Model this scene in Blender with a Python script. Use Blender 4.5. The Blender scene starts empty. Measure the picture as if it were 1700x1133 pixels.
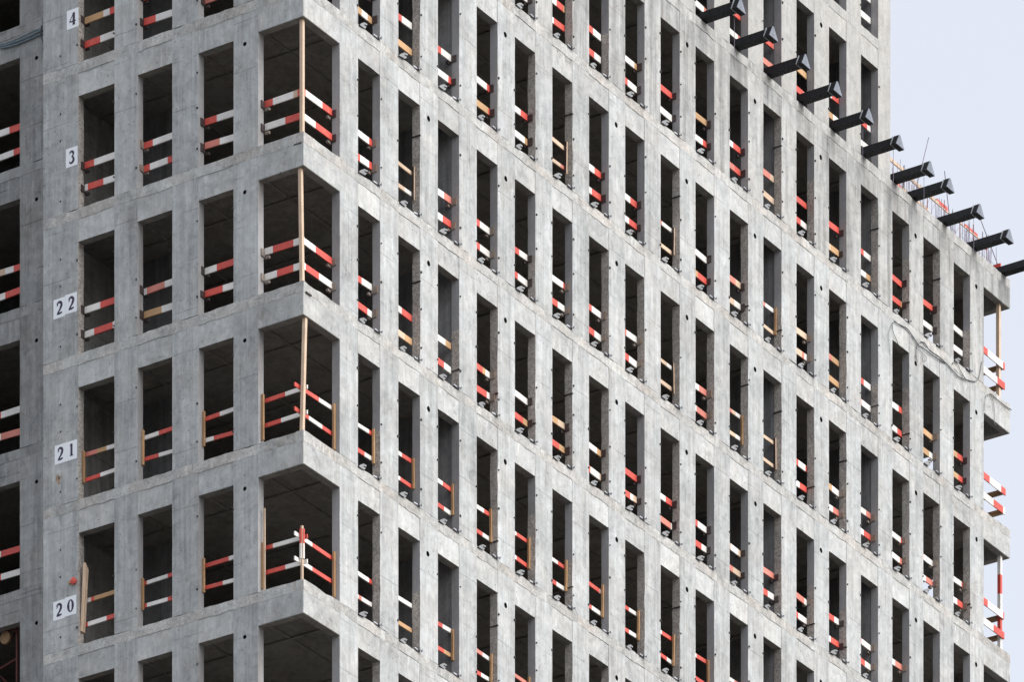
import bpy, bmesh, math, random
from mathutils import Vector, Matrix
random.seed(7)
scn = bpy.context.scene
COL = scn.collection
rad = math.radians

# ------------------------------------------------------------------ camera, sky, sun, exposure
F_PX, HORIZON, W_PX = 10421.96, 5559.09, 1700.0
cd = bpy.data.cameras.new("camera")
cam = bpy.data.objects.new("camera", cd); COL.objects.link(cam); scn.camera = cam
cd.sensor_fit = 'HORIZONTAL'; cd.sensor_width = 36.0
cd.lens = 36.0 * F_PX / W_PX
cd.shift_x = 0.0
cd.shift_y = (HORIZON - 566.5) / W_PX          # rising front of a view camera: verticals stay vertical
cd.clip_start = 1.0; cd.clip_end = 5000.0
cam.location = (0, 0, 1.6); cam.rotation_euler = (rad(90), 0, 0)

SUN_DIR = Vector((0.88, -0.42, 0.74)).normalized()     # towards the sun
sun_el = math.asin(SUN_DIR.z); sun_az = math.atan2(SUN_DIR.x, SUN_DIR.y)
w = bpy.data.worlds.new("World"); scn.world = w; w.use_nodes = True
nt = w.node_tree; nt.nodes.clear()
sky = nt.nodes.new('ShaderNodeTexSky'); sky.sky_type = 'NISHITA'; sky.sun_disc = False
sky.sun_elevation = sun_el; sky.sun_rotation = sun_az
sky.air_density = 1.0; sky.dust_density = 3.0; sky.altitude = 100
bg1 = nt.nodes.new('ShaderNodeBackground'); bg1.inputs['Strength'].default_value = 0.05
bg2 = nt.nodes.new('ShaderNodeBackground')             # the even cloud layer
bg2.inputs['Color'].default_value = (1.0, 0.98, 0.975, 1); bg2.inputs['Strength'].default_value = 0.325
add = nt.nodes.new('ShaderNodeAddShader'); wo = nt.nodes.new('ShaderNodeOutputWorld')
nt.links.new(sky.outputs[0], bg1.inputs['Color'])
nt.links.new(bg1.outputs[0], add.inputs[0]); nt.links.new(bg2.outputs[0], add.inputs[1])
nt.links.new(add.outputs[0], wo.inputs['Surface'])

sl = bpy.data.lights.new("sun", 'SUN'); sl.energy = 1.65; sl.angle = rad(60); sl.color = (1.0, 0.998, 0.985)
so = bpy.data.objects.new("sun", sl); COL.objects.link(so)
so.rotation_euler = SUN_DIR.to_track_quat('Z', 'Y').to_euler(); so.location = (60, -40, 200)

scn.view_settings.view_transform = 'Standard'; scn.view_settings.look = 'None'
scn.view_settings.gamma = 1.0; scn.view_settings.exposure = 1.0
scn.view_settings.use_curve_mapping = False

# ------------------------------------------------------------------ the place: numbers in metres
TH = 0.5813
ANG = rad(90) - TH                       # building x axis (s: along the right facade), y axis (t: along the left facade)
X0, Y0 = -4.885, 147.0617                # the near corner
H = 3.5; HEAD23 = 1.6 + 78.0767
S0, P = 2.2415, 1.6954
WIN = 0.926                              # window opening width
SEND = 34.2885; SUP = 27.561
TW = 0.22                                # wall thickness
HOPEN, BAND = 2.70, 0.25
def head(n): return HEAD23 + (n - 23) * H
def sill(n): return head(n) - HOPEN
BMAT = Matrix.Translation((X0, Y0, 0)) @ Matrix.Rotation(ANG, 4, 'Z')
NMIN, NMAX = 19, 27

# ------------------------------------------------------------------ materials
def newmat(name):
    m = bpy.data.materials.new(name); m.use_nodes = True
    t = m.node_tree; b = t.nodes['Principled BSDF']
    return m, t, b
class NB:
    """tiny node helper"""
    def __init__(s, t): s.t = t; s.N = t.nodes; s.L = t.links
    def new(s, k, **kw):
        n = s.N.new(k)
        for a, v in kw.items(): setattr(n, a, v)
        return n
    def link(s, a, b): s.L.new(a, b)
    def val(s, a, sock):
        if hasattr(a, 'default_value') or hasattr(a, 'is_linked'): s.L.new(a, sock)
        else: sock.default_value = a
    def math(s, op, a, b=0.0, c=None, clamp=False):
        n = s.new('ShaderNodeMath', operation=op, use_clamp=clamp)
        s.val(a, n.inputs[0]); s.val(b, n.inputs[1])
        if c is not None: s.val(c, n.inputs[2])
        return n.outputs[0]
    def rng(s, a, lo, hi, to0, to1):
        n = s.new('ShaderNodeMapRange'); n.clamp = True
        s.val(a, n.inputs[0])
        for i, v in enumerate((lo, hi, to0, to1)): n.inputs[i + 1].default_value = v
        return n.outputs[0]
    def noise(s, vec, scale, detail=3, rough=0.55, dist=0.0):
        n = s.new('ShaderNodeTexNoise'); n.inputs['Scale'].default_value = scale
        n.inputs['Detail'].default_value = detail; n.inputs['Roughness'].default_value = rough
        n.inputs['Distortion'].default_value = dist
        s.link(vec, n.inputs['Vector']); return n.outputs['Fac']
    def scaled(s, vec, xyz):
        n = s.new('ShaderNodeMapping'); n.inputs['Scale'].default_value = xyz
        s.link(vec, n.inputs['Vector']); return n.outputs[0]
    def mixc(s, f, a, b):
        n = s.new('ShaderNodeMix', data_type='RGBA')
        s.val(f, n.inputs[0])
        for v, k in ((a, 6), (b, 7)):
            if isinstance(v, tuple): n.inputs[k].default_value = (*v, 1)
            else: s.link(v, n.inputs[k])
        return n.outputs[2]
    def mulc(s, c, f):
        n = s.new('ShaderNodeVectorMath', operation='SCALE')
        s.link(c, n.inputs[0]); s.val(f, n.inputs['Scale']); return n.outputs[0]
    def bump(s, h, strength, dist, bsdf):
        n = s.new('ShaderNodeBump'); n.inputs['Strength'].default_value = strength
        n.inputs['Distance'].default_value = dist
        s.link(h, n.inputs['Height']); s.link(n.outputs[0], bsdf.inputs['Normal'])

def concrete(name, base, warm, mott=0.5, streak=0.5, pits=0.6, coarse=0.0, stain=0.0, tone=0.10, warmamt=0.5, hj=0.0):
    m, t, b = newmat(name); n = NB(t)
    tc = n.new('ShaderNodeTexCoord'); oi = n.new('ShaderNodeObjectInfo')
    off = n.new('ShaderNodeVectorMath', operation='SCALE'); off.inputs[0].default_value = (31.7, 17.3, 5.1)
    n.link(oi.outputs['Random'], off.inputs['Scale'])
    ad = n.new('ShaderNodeVectorMath', operation='ADD')
    n.link(tc.outputs['Object'], ad.inputs[0]); n.link(off.outputs[0], ad.inputs[1])
    v = ad.outputs[0]
    big = n.noise(v, 0.9, 4, 0.6); mid = n.noise(v, 4.2, 5, 0.65, 0.6)
    st = n.noise(n.scaled(v, (7, 7, 0.45)), 1.0, 4, 0.6)
    st2 = n.noise(n.scaled(v, (22, 22, 0.30)), 1.0, 2, 0.5)
    fine = n.noise(v, 34, 3, 0.7)
    f = n.rng(big, .3, .7, -1, 1); f = n.math('MULTIPLY', f, .10 * mott)
    f = n.math('ADD', f, n.math('MULTIPLY', n.rng(mid, .3, .7, -1, 1), .13 * mott))
    f = n.math('ADD', f, n.math('MULTIPLY', n.rng(st, .3, .7, -1, 1), .11 * streak))
    f = n.math('ADD', f, n.math('MULTIPLY', n.rng(st2, .35, .65, -1, 1), .06 * streak))
    f = n.math('ADD', f, n.math('MULTIPLY', n.rng(fine, .3, .7, -1, 1), .05 + .16 * coarse))
    f = n.math('ADD', f, n.math('MULTIPLY', n.math('SUBTRACT', oi.outputs['Random'], .5), 2 * tone))
    f = n.math('ADD', f, 1.0)
    bl = n.noise(n.scaled(v, (4.5, 4.5, 1.1)), 1.0, 5, .7, .8)
    f = n.math('ADD', f, n.math('MULTIPLY', n.rng(bl, .54, .70, 0, .17), mott))
    f = n.math('SUBTRACT', f, n.math('MULTIPLY', n.rng(n.noise(v, 2.3, 5, .7, 1.0), .56, .72, 0, .17), mott))
    # small blow-holes
    vo = n.new('ShaderNodeTexVoronoi'); vo.inputs['Scale'].default_value = 6.5; n.link(v, vo.inputs['Vector'])
    pit = n.rng(vo.outputs['Distance'], .07, .14, 1, 0)
    gate = n.rng(n.noise(v, 1.7, 2), .50, .58, 0, 1)
    pit = n.math('MULTIPLY', n.math('MULTIPLY', pit, gate), .55 * pits)
    f = n.math('MULTIPLY', f, n.math('SUBTRACT', 1.0, pit))
    # form-joint scratches: thin dark irregular lines
    ln = n.noise(v, 1.6, 3, .6, 1.5)
    crack = n.rng(n.math('ABSOLUTE', n.math('SUBTRACT', ln, .5)), 0.0, .006, .25, 0)
    f = n.math('MULTIPLY', f, n.math('SUBTRACT', 1.0, n.math('MULTIPLY', crack, mott)))
    if coarse > 0:
        vc = n.new('ShaderNodeTexVoronoi'); vc.inputs['Scale'].default_value = 26; n.link(v, vc.inputs['Vector'])
        sep = n.new('ShaderNodeSeparateColor'); n.link(vc.outputs['Color'], sep.inputs[0])
        f = n.math('MULTIPLY', f, n.rng(sep.outputs[0], 0, 1, 1 - .42 * coarse, 1 + .42 * coarse))
    if stain > 0:
        sv = n.noise(n.scaled(v, (3.3, 3.3, .22)), 1.0, 4, .65)
        f = n.math('MULTIPLY', f, n.rng(sv, .46, .66, 1, 1 - stain))
    if hj > 0:      # horizontal form joints
        sx = n.new('ShaderNodeSeparateXYZ'); n.link(v, sx.inputs[0])
        zz = n.math('ADD', n.math('MULTIPLY', sx.outputs[2], 1 / 1.17), n.math('MULTIPLY', n.noise(v, 2.5, 3), .05))
        fr = n.math('ABSOLUTE', n.math('SUBTRACT', n.math('FRACT', zz), .5))
        g2 = n.rng(n.noise(v, .8, 2), .45, .55, 0, hj)
        f = n.math('MULTIPLY', f, n.math('SUBTRACT', 1.0, n.math('MULTIPLY', n.rng(fr, .004, .014, 1, 0), g2)))
    wm = n.rng(n.noise(v, 1.1, 3), .42, .66, 0, warmamt)
    c = n.mixc(wm, base, warm)
    c = n.mulc(c, f)
    n.link(c, b.inputs['Base Color'])
    b.inputs['Roughness'].default_value = .88
    b.inputs['Specular IOR Level'].default_value = .3
    hh = n.math('ADD', n.math('MULTIPLY', mid, .6), n.math('MULTIPLY', fine, .5 + coarse))
    hh = n.math('SUBTRACT', hh, n.math('MULTIPLY', pit, 1.2))
    n.bump(hh, .35 + .4 * coarse, .012 + .03 * coarse, b)
    return m
M = {}
M['pier'] = concrete('concrete_cast_pier', (.388, .406, .413), (.408, .398, .382), 1.35, 1.05, 1.1, stain=.17, tone=.07, hj=.32)
M['lintel'] = concrete('concrete_cast_lintel', (.410, .424, .426), (.42, .408, .388), 1.45, .55, 1.2, tone=.10)
M['band'] = concrete('concrete_rough_joint', (.392, .398, .392), (.41, .385, .36), 1.8, .35, .6, coarse=.28, tone=.05, warmamt=.8)
M['roofband'] = concrete('concrete_weathered_edge', (.395, .40, .395), (.37, .36, .335), 1.4, .9, .5, coarse=.22, stain=.30, tone=.05)
M['roofpier'] = concrete('concrete_weathered', (.382, .392, .392), (.385, .372, .35), 1.3, 1.2, 1.0, stain=.36, tone=.05, hj=.3)
M['upper'] = concrete('concrete_upper_block', (.378, .38, .372), (.388, .37, .345), .9, .6, .8, coarse=.12, tone=.05)
M['grey'] = concrete('concrete_dark_wing', (.31, .315, .315), (.30, .285, .27), 1.4, 1.0, .9, stain=.25, tone=.06, hj=.5)
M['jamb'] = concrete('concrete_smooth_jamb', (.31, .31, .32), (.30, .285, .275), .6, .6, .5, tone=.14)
M['rough'] = concrete('concrete_exposed_aggregate', (.375, .35, .325), (.40, .36, .325), .7, .1, .3, coarse=.7, tone=.08)
M['soffit'] = concrete('concrete_interior_shade', (.235, .225, .21), (.21, .18, .15), 1.6, .2, .3, tone=.05)  # formwork brown, darkened in colour to put lintel undersides in shade
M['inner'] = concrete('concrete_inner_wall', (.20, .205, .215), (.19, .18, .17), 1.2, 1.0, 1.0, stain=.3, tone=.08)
M['dirt'] = concrete('ground_dirt', (.125, .122, .115), (.145, .14, .13), 1.2, 0, .3, tone=0)

def paint(name, col, wear=.35, under=(.50, .34, .20), rough=.55):
    m, t, b = newmat(name); n = NB(t)
    tc = n.new('ShaderNodeTexCoord'); oi = n.new('ShaderNodeObjectInfo')
    off = n.new('ShaderNodeVectorMath', operation='SCALE'); off.inputs[0].default_value = (13.7, 7.3, 25.1)
    n.link(oi.outputs['Random'], off.inputs['Scale'])
    ad = n.new('ShaderNodeVectorMath', operation='ADD')
    n.link(tc.outputs['Object'], ad.inputs[0]); n.link(off.outputs[0], ad.inputs[1]); v = ad.outputs[0]
    ch = n.rng(n.noise(v, 9, 5, .75, 1.0), .57, .65, 0, wear)
    br = n.rng(n.noise(v, 3.0, 3), .3, .7, .86, 1.08)
    br = n.math('MULTIPLY', br, n.rng(oi.outputs['Random'], 0, 1, .86, 1.08))
    c = n.mixc(ch, col, under); c = n.mulc(c, br)
    n.link(c, b.inputs['Base Color']); b.inputs['Roughness'].default_value = rough
    n.bump(n.noise(v, 30, 3), .2, .004, b)
    return m
M['R'] = paint('red_paint', (.62, .075, .055))
M['W'] = paint('white_paint', (.76, .74, .71), .30, (.50, .40, .33))
M['P'] = paint('faded_red_paint', (.62, .20, .155), .4)
M['O'] = paint('orange_timber', (.50, .30, .15), .6, (.60, .46, .32), .7)
M['Q'] = paint('dull_orange_timber', (.40, .235, .115), .5, (.30, .20, .13), .75)
M['T'] = paint('pale_timber', (.60, .45, .33), .4, (.45, .30, .20), .75)
M['D'] = paint('dark_timber_bracket', (.045, .030, .030), .2, (.12, .07, .05), .6)
M['B'] = paint('weathered_timber_bracket', (.24, .20, .175), .4, (.14, .11, .09), .8)
M['K'] = paint('black_pin_and_hole_shade', (.03, .028, .03), 0, (.1, .06, .04), .6)
M['G'] = paint('brown_and_unlit_timber', (.28, .17, .09), .3, (.2, .12, .06), .7)

def metal(name, col, rough, met=.7, spec=.5):
    m, t, b = newmat(name); n = NB(t)
    tc = n.new('ShaderNodeTexCoord'); v = tc.outputs['Object']
    c = n.mixc(n.rng(n.noise(v, 7, 4), .35, .65, 0, 1), col, tuple(x * .7 for x in col))
    n.link(c, b.inputs['Base Color']); b.inputs['Metallic'].default_value = met
    b.inputs['Specular IOR Level'].default_value = spec
    n.link(n.rng(n.noise(v, 12, 3), .3, .7, rough * .8, rough * 1.3), b.inputs['Roughness'])
    return m
M['galv'] = metal('galvanised_steel', (.50, .52, .54), .5, .3)
M['galvshade'] = metal('shaded_steel_clip', (.10, .10, .12), .45, .5)  # shade on clip backs, undersides and bases, put into the colour
M['beam'] = metal('black_coated_steel', (.004, .005, .008), .6, .0, .22)
M['beamcap'] = metal('sky_lit_end_plate', (.20, .225, .27), .45, .1)  # beam end face coloured paler for the sky and sun it catches
M['beamrim'] = metal('pale_plate_edge', (.30, .32, .35), .5, .2)  # thin plate edge, paler than the black shaft
M['steelred'] = metal('rusty_red_steel', (.22, .05, .045), .6, .1)
M['rebar'] = metal('reinforcing_bar', (.22, .19, .25), .6, .2)
M['cable'] = metal('dark_grey_cable', (.045, .05, .06), .6, .0)
M['cablelight'] = metal('pale_grey_cable', (.20, .21, .22), .6, .0)
M['conduit'] = metal('blue_grey_conduit', (.19, .25, .29), .5, .1)
M['tape'] = paint('red_white_tape', (.62, .05, .10), 0)
m, t, b = newmat('paper_sheet'); b.inputs['Base Color'].default_value = (.80, .83, .87, 1); b.inputs['Roughness'].default_value = .7; M['paper'] = m
m, t, b = newmat('printed_ink'); b.inputs['Base Color'].default_value = (.030, .022, .06, 1); b.inputs['Roughness'].default_value = .6; M['ink'] = m

# ------------------------------------------------------------------ mesh helpers
class MB:
    def __init__(s): s.v = []; s.f = []; s.m = []; s.mats = []
    def mi(s, k):
        if k not in s.mats: s.mats.append(k)
        return s.mats.index(k)
    def face(s, pts, mat):
        i = len(s.v); s.v += [tuple(p) for p in pts]; s.f.append(tuple(range(i, i + len(pts)))); s.m.append(s.mi(mat))
    def hexa(s, c, mat, fm=None):
        """c: 8 corners, bottom ring 0-3 then top ring 4-7; fm: optional face index -> material"""
        F = [(0, 3, 2, 1), (4, 5, 6, 7), (0, 1, 5, 4), (1, 2, 6, 5), (2, 3, 7, 6), (3, 0, 4, 7)]
        i = len(s.v); s.v += [tuple(p) for p in c]
        for k, q in enumerate(F):
            s.f.append(tuple(i + j for j in q)); s.m.append(s.mi((fm or {}).get(k, mat)))
    def box(s, x0, x1, y0, y1, z0, z1, mat, fm=None):
        s.hexa([(x0, y0, z0), (x1, y0, z0), (x1, y1, z0), (x0, y1, z0), (x0, y0, z1), (x1, y0, z1), (x1, y1, z1), (x0, y1, z1)], mat, fm)
    def tube(s, pts, r, mat, n=6):
        pts = [Vector(p) for p in pts]; rings = []
        for i, p in enumerate(pts):
            d = (pts[min(i + 1, len(pts) - 1)] - pts[max(i - 1, 0)]).normalized()
            u = d.cross(Vector((0, 0, 1)))
            if u.length < .05: u = d.cross(Vector((1, 0, 0)))
            u.normalize(); w_ = d.cross(u)
            rings.append([p + u * (r * math.cos(2 * math.pi * k / n)) + w_ * (r * math.sin(2 * math.pi * k / n)) for k in range(n)])
        i0 = len(s.v)
        for rg in rings: s.v += [tuple(q) for q in rg]
        for a in range(len(rings) - 1):
            for k in range(n):
                s.f.append((i0 + a * n + k, i0 + a * n + (k + 1) % n, i0 + (a + 1) * n + (k + 1) % n, i0 + (a + 1) * n + k)); s.m.append(s.mi(mat))
        s.f.append(tuple(i0 + k for k in range(n))); s.m.append(s.mi(mat))
        s.f.append(tuple(i0 + (len(rings) - 1) * n + k for k in range(n))); s.m.append(s.mi(mat))
    def prism(s, poly, z0, z1, mat, bot=None):
        """poly in xy, extruded in z"""
        n = len(poly); i = len(s.v)
        s.v += [(x, y, z0) for x, y in poly] + [(x, y, z1) for x, y in poly]
        s.f.append(tuple(i + k for k in range(n))); s.m.append(s.mi(bot or mat))
        s.f.append(tuple(i + n + k for k in range(n))); s.m.append(s.mi(mat))
        for k in range(n):
            s.f.append((i + k, i + (k + 1) % n, i + n + (k + 1) % n, i + n + k)); s.m.append(s.mi(mat))
    def build(s, name, parent=None, bevel=0, fix=True):
        me = bpy.data.meshes.new(name); me.from_pydata(s.v, [], s.f)
        for k in s.mats: me.materials.append(M[k])
        me.polygons.foreach_set('material_index', s.m)
        if fix:
            bm = bmesh.new(); bm.from_mesh(me)
            bmesh.ops.remove_doubles(bm, verts=bm.verts, dist=1e-5)
            bmesh.ops.recalc_face_normals(bm, faces=bm.faces)
            bm.to_mesh(me); bm.free()
        me.update()
        o = bpy.data.objects.new(name, me); COL.objects.link(o)
        if parent: o.parent = parent
        if bevel:
            md = o.modifiers.new('bevel', 'BEVEL'); md.width = bevel; md.segments = 1
        return o
def empty(name, loc=(0, 0, 0)):
    """an Empty standing at building coordinates loc (s, t, z)"""
    o = bpy.data.objects.new(name, None); COL.objects.link(o); o.empty_display_size = .3
    o.matrix_world = BMAT @ Matrix.Translation(loc)
    return o
def tag(o, label=None, cat=None, group=None, kind=None):
    if cat and not kind: kind = 'thing'
    for k, v in (('label', label), ('category', cat), ('group', group), ('kind', kind)):
        if v: o[k] = v
    return o
def place(o, loc=(0, 0, 0)):
    o.matrix_world = BMAT @ Matrix.Translation(loc); return o

class Face:
    """a facade: a = along it, d = inwards from its outer surface"""
    def __init__(s, kind, d0=0.0): s.kind = kind; s.d0 = d0
    def __call__(s, a, d, z):
        if s.kind == 'R': return (a, d + s.d0, z)            # right facade, along s
        if s.kind == 'L': return (d + s.d0, a, z)            # left facade, along t
        return (s.d0 - d, a, z)                              # end facade, along t, seen from +s
    def bx(s, mb, a0, a1, d0, d1, z0, z1, mat, fm=None, o=(0, 0, 0)):
        c = [s(a0, d0, z0), s(a1, d0, z0), s(a1, d1, z0), s(a0, d1, z0), s(a0, d0, z1), s(a1, d0, z1), s(a1, d1, z1), s(a0, d1, z1)]
        mb.hexa([(x - o[0], y - o[1], z - o[2]) for x, y, z in c], mat, fm)
FR, FL, FE = Face('R'), Face('L'), Face('E', SEND)
WS = 3.12
FW = Face('L', WS)

def jit(a): return random.uniform(-a, a)
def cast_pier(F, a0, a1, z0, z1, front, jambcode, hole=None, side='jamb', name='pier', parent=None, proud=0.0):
    """one storey-high cast pier; its near side (a0) is the jamb one sees"""
    mb = MB(); zs = [z0 + (z1 - z0) * i / 11 for i in range(12)]
    if hole:
        ha, hz, hr = hole
        zs = sorted([z for z in zs if abs(z - hz) > .16] + [hz - .11, hz + .11])
    am = .004; rj = .014 if jambcode in 'rm' else .005
    ring = []
    zrough = z0 + (z1 - z0) * (.99 if jambcode == 'r' else .42 + jit(.1) if jambcode == 'm' else 0)
    for i, z in enumerate(zs):
        e0 = a0 + (jit(rj) if z < zrough else jit(.005)); e1 = a1 + jit(am)
        if i in (0, len(zs) - 1): e1 = a1
        ring.append([(e0, -proud, z), (e1, -proud, z), (a1, TW, z), (a0 + (jit(rj * .7) if z < zrough else 0), TW + jit(rj * .4), z)])
    V = lambda p: F(*p)
    for i in range(len(zs) - 1):
        A, B = ring[i], ring[i + 1]
        zc = (zs[i] + zs[i + 1]) / 2
        jm = 'rough' if zc < zrough else side
        if hole and abs(zc - hz) < .02:
            hs = .11
            za, zb = zs[i], zs[i + 1]
            sq = []
            N = 16
            for k in range(N):
                an = 2 * math.pi * (k + .5) / N; c_, s_ = math.cos(an), math.sin(an); q = hs / max(abs(c_), abs(s_))
                sq.append((ha + c_ * q, hz + s_ * q))
            ci = [(ha + hr * math.cos(2 * math.pi * (k + .5) / N), hz + hr * math.sin(2 * math.pi * (k + .5) / N)) for k in range(N)]
            for k in range(N):
                k2 = (k + 1) % N
                pa, pb = sq[k], sq[k2]
                pts = [pa]
                if abs(abs(pa[0] - ha) - hs) > 1e-6 and abs(abs(pb[0] - ha) - hs) < 1e-6 or abs(abs(pa[0] - ha) - hs) < 1e-6 and abs(abs(pb[0] - ha) - hs) > 1e-6:
                    pts.append((ha + math.copysign(hs, (pa[0] + pb[0]) / 2 - ha), hz + math.copysign(hs, (pa[1] + pb[1]) / 2 - hz)))
                pts += [pb, ci[k2], ci[k]]
                mb.face([V((x, -proud, z)) for x, z in pts], front)
                mb.face([V((ci[k][0], -proud, ci[k][1])), V((ci[k2][0], -proud, ci[k2][1])), V((ci[k2][0], .16, ci[k2][1])), V((ci[k][0], .16, ci[k][1]))], 'K')  # hole lining and bottom coloured black to stand for deep shade
            mb.face([V((x, .16, z)) for x, z in ci], 'K')
            mb.face([V(A[0]), V((ha - hs, -proud, za)), V((ha - hs, -proud, zb)), V(B[0])], front)
            mb.face([V((ha + hs, -proud, za)), V(A[1]), V(B[1]), V((ha + hs, -proud, zb))], front)
        else:
            mb.face([V(A[0]), V(A[1]), V(B[1]), V(B[0])], front)
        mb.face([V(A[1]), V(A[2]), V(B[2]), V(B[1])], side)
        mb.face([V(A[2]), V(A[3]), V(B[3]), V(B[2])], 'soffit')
        mb.face([V(A[3]), V(A[0]), V(B[0]), V(B[3])], jm)
    mb.face([V(p) for p in ring[0]], side); mb.face([V(p) for p in ring[-1]], side)
    return mb.build(name, parent)

def ragged_bar(F, a0, a1, d0, d1, z0, z1, mat, top=.008, bot=.008, step=.35, name='slab_edge', parent=None, endmat=None):
    """a long horizontal cast piece with slightly uneven arrises"""
    mb = MB(); n = max(2, int((a1 - a0) / step)); rg = []
    for i in range(n + 1):
        a = a0 + (a1 - a0) * i / n
        jt = min(0, jit(top) - top * .2) if random.random() > .15 else -random.uniform(0, 2.5 * top)
        rg.append([(a, d0 + jit(.003), z0 + jit(bot)), (a, d1, z0), (a, d1, z1), (a, d0 + jit(.003), z1 + jt)])
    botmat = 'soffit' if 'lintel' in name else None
    V = lambda p: F(*p)
    for i in range(n):
        A, B = rg[i], rg[i + 1]
        for k in range(4):
            k2 = (k + 1) % 4
            mb.face([V(A[k]), V(A[k2]), V(B[k2]), V(B[k])], botmat if (k == 0 and botmat) else mat)
    mb.face([V(p) for p in rg[0]], mat); mb.face([V(p) for p in rg[-1]], mat)
    return mb.build(name, parent)

# ------------------------------------------------------------------ ground
mb = MB(); g = 4000.0
for i in range(8):
    for j in range(8):
        x, y = -g + i * g / 4, -g + j * g / 4 + 150
        mb.face([(x, y, 0), (x + g / 4, y, 0), (x + g / 4, y + g / 4, 0), (x, y + g / 4, 0)], 'dirt')
ground = mb.build('ground'); tag(ground, 'pale bare ground of the building site far below', None, None, 'structure')

# ------------------------------------------------------------------ the tower
tower = empty('concrete_tower', (0, 0, 0))
tag(tower, 'unfinished high-rise of bare grey concrete with rows of tall glassless window openings', 'building')
HOLES = {1, 3, 6, 8, 10, 12, 15, 17}
# what stands in each window opening of the right facade, read from the near corner:
# upper board ; lower board ; fixing (D dark bracket, B brown bracket, N none, P post, n thin boards without post) ; jamb (s smooth, r rough, m both)
RD = {
 27: {13: 'W10;W10;N;s', 14: 'R5W5;W10;N;s'},
 26: {9: 'W10;W8P2;N;s', 10: 'W5R5;W8P2;N;s', 11: 'R9P1;P10;N;s', 12: 'O10;R7P3;N;s', 13: 'W4R6;O5W5;N;s', 14: 'R7W3;W10;N;s'},
 25: {3: 'W10;W10;N;s', 4: 'W10;T4W6;D;s', 5: 'W4R5O1;W2R8;N;r', 6: 'R4W6;R5W5;N;m', 7: 'W8O2;R3W7;D;s', 8: 'R10;W10;D;s', 9: 'O10;W7R3;D;s', 10: 'W4R6;P5R5;D;s',
      11: 'P7T3;T10;N;r', 12: 'R10;R5W5;N;m', 13: 'R10;T3O7;D;s', 14: 'R4W6;W6O4;N;r', 15: 'W1R9;R9O1;D;m', 16: 'R10;W10;D;r', 17: 'R1W9;R1W9;N;m'},
 24: {0: 'W10;O3W4O3;D;s', 1: 'R3W7;O10;N;r', 2: 'R3W7;W8R2;D;s', 3: 'W8R2;O9R1;D;s', 4: 'W5R5;W8O2;D;r', 5: 'T10;T7P3;p;r', 6: 'W5R5;W3R7;D;s', 7: 'W5R5;W4R6;D;s',
      8: 'R2W8;T10;p;r', 9: 'W10;O3R7;D;s', 10: 'P6T4;T5W5;D;r', 11: 'P3W7;T10;P;m', 12: 'T10;T6P2W2;B;s', 13: 'P4O6;O10;N;r', 14: 'R4W6;R2W8;N;m', 15: 'W7R3;W6R4;N;m',
      16: 'O10;O7W3;B;s', 17: 'O5R5;O6R4;D;s'},
 23: {0: 'W8R2;R2W6R2;B;s', 1: 'T10;T5W5;p;r', 2: 'W5P5;W4R6;B;s', 3: 'R3W7;R3W7;B;s', 4: 'R4W6;R3W7;D;m', 5: 'W9R1;R5W5;B;s', 6: 'R3W7;R5W5;B;r', 7: 'R2W8;R4W6;B;r',
      8: 'T6W4;T10;p;r', 9: 'W4P6;W2P8;B;r', 10: 'P3T3W4;T6W4;P;r', 11: 'T10;T10;p;r', 12: 'R3W6R1;W4R6;N;r', 13: 'O4W6;W5P5;B;r', 14: 'W6P4;W4R6;B;s', 15: 'W9R1;W8P2;B;r',
      16: 'P2W8;W4P6;B;r', 17: 'W9R1;W5R5;B;r'},
 22: {0: 'R3W7;R7W3;B;s', 1: 'W3R7;T5O5;N;r', 2: 'W6O4;R5W5;N;m', 3: 'R5O2W3;R8W2;B;r', 4: 'W10;R7O3;D;r', 5: 'O5T5;R6O4;D;r', 6: 'W7O3;R2W7T1;D;r', 7: 'W1R9;R5W2T3;D;s',
      8: 'W5R5;P9W1;D;r', 9: 'R3W7;R6W4;D;s', 10: 'O2W6T2;P4T6;D;s', 11: 'P10;R5W5;D;r', 12: 'P8W2;R3W7;B;m', 13: 'R6W4;W3R7;D;m', 14: 'R2W8;R5W5;B;s', 15: 'W4P6;W1P9;B;s',
      16: 'O10;W10;B;s', 17: 'W10;W10;N;s'},
 21: {0: 'W8R2;R5W5;P;m', 1: 'W3R7;W2R8;P;s', 2: 'W4R6;R5W5;P;s', 3: 'W6R4;R5W5;P;r', 4: 'W2R8;W2R8;P;m', 5: 'W5R5;R4W6;P;m', 6: 'R9W1;R3W7;P;s', 7: 'R4W6;R4W6;P;r',
      8: 'W2R8;R6W4;P;r', 9: 'W2R8;W1R9;P;s', 10: 'W5P5;R5W5;P;s', 11: 'R5W5;R5W5;P;r'},
 20: {0: 'W8R2;W1P2W7;n;r', 1: 'W10;O10;n;m', 2: 'R4W6;R5O5;P;s', 3: 'P5W5;R4W6;P;r', 4: 'P10;R3W7;P;s', 5: 'W10;W10;P;r'},
}
# side walls that close the rooms behind these piers
CROSS = {2, 11, 14}
def fmat(n, what, F='R'):
    if n >= 26: return 'upper'
    if n == 25 and F == 'R': return {'pier': 'roofpier', 'lintel': 'roofpier', 'band': 'band'}[what]
    return what
def column_bands(F, n, spans, amax, amin=0.0, what='R', corner=0.0):
    pass

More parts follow.
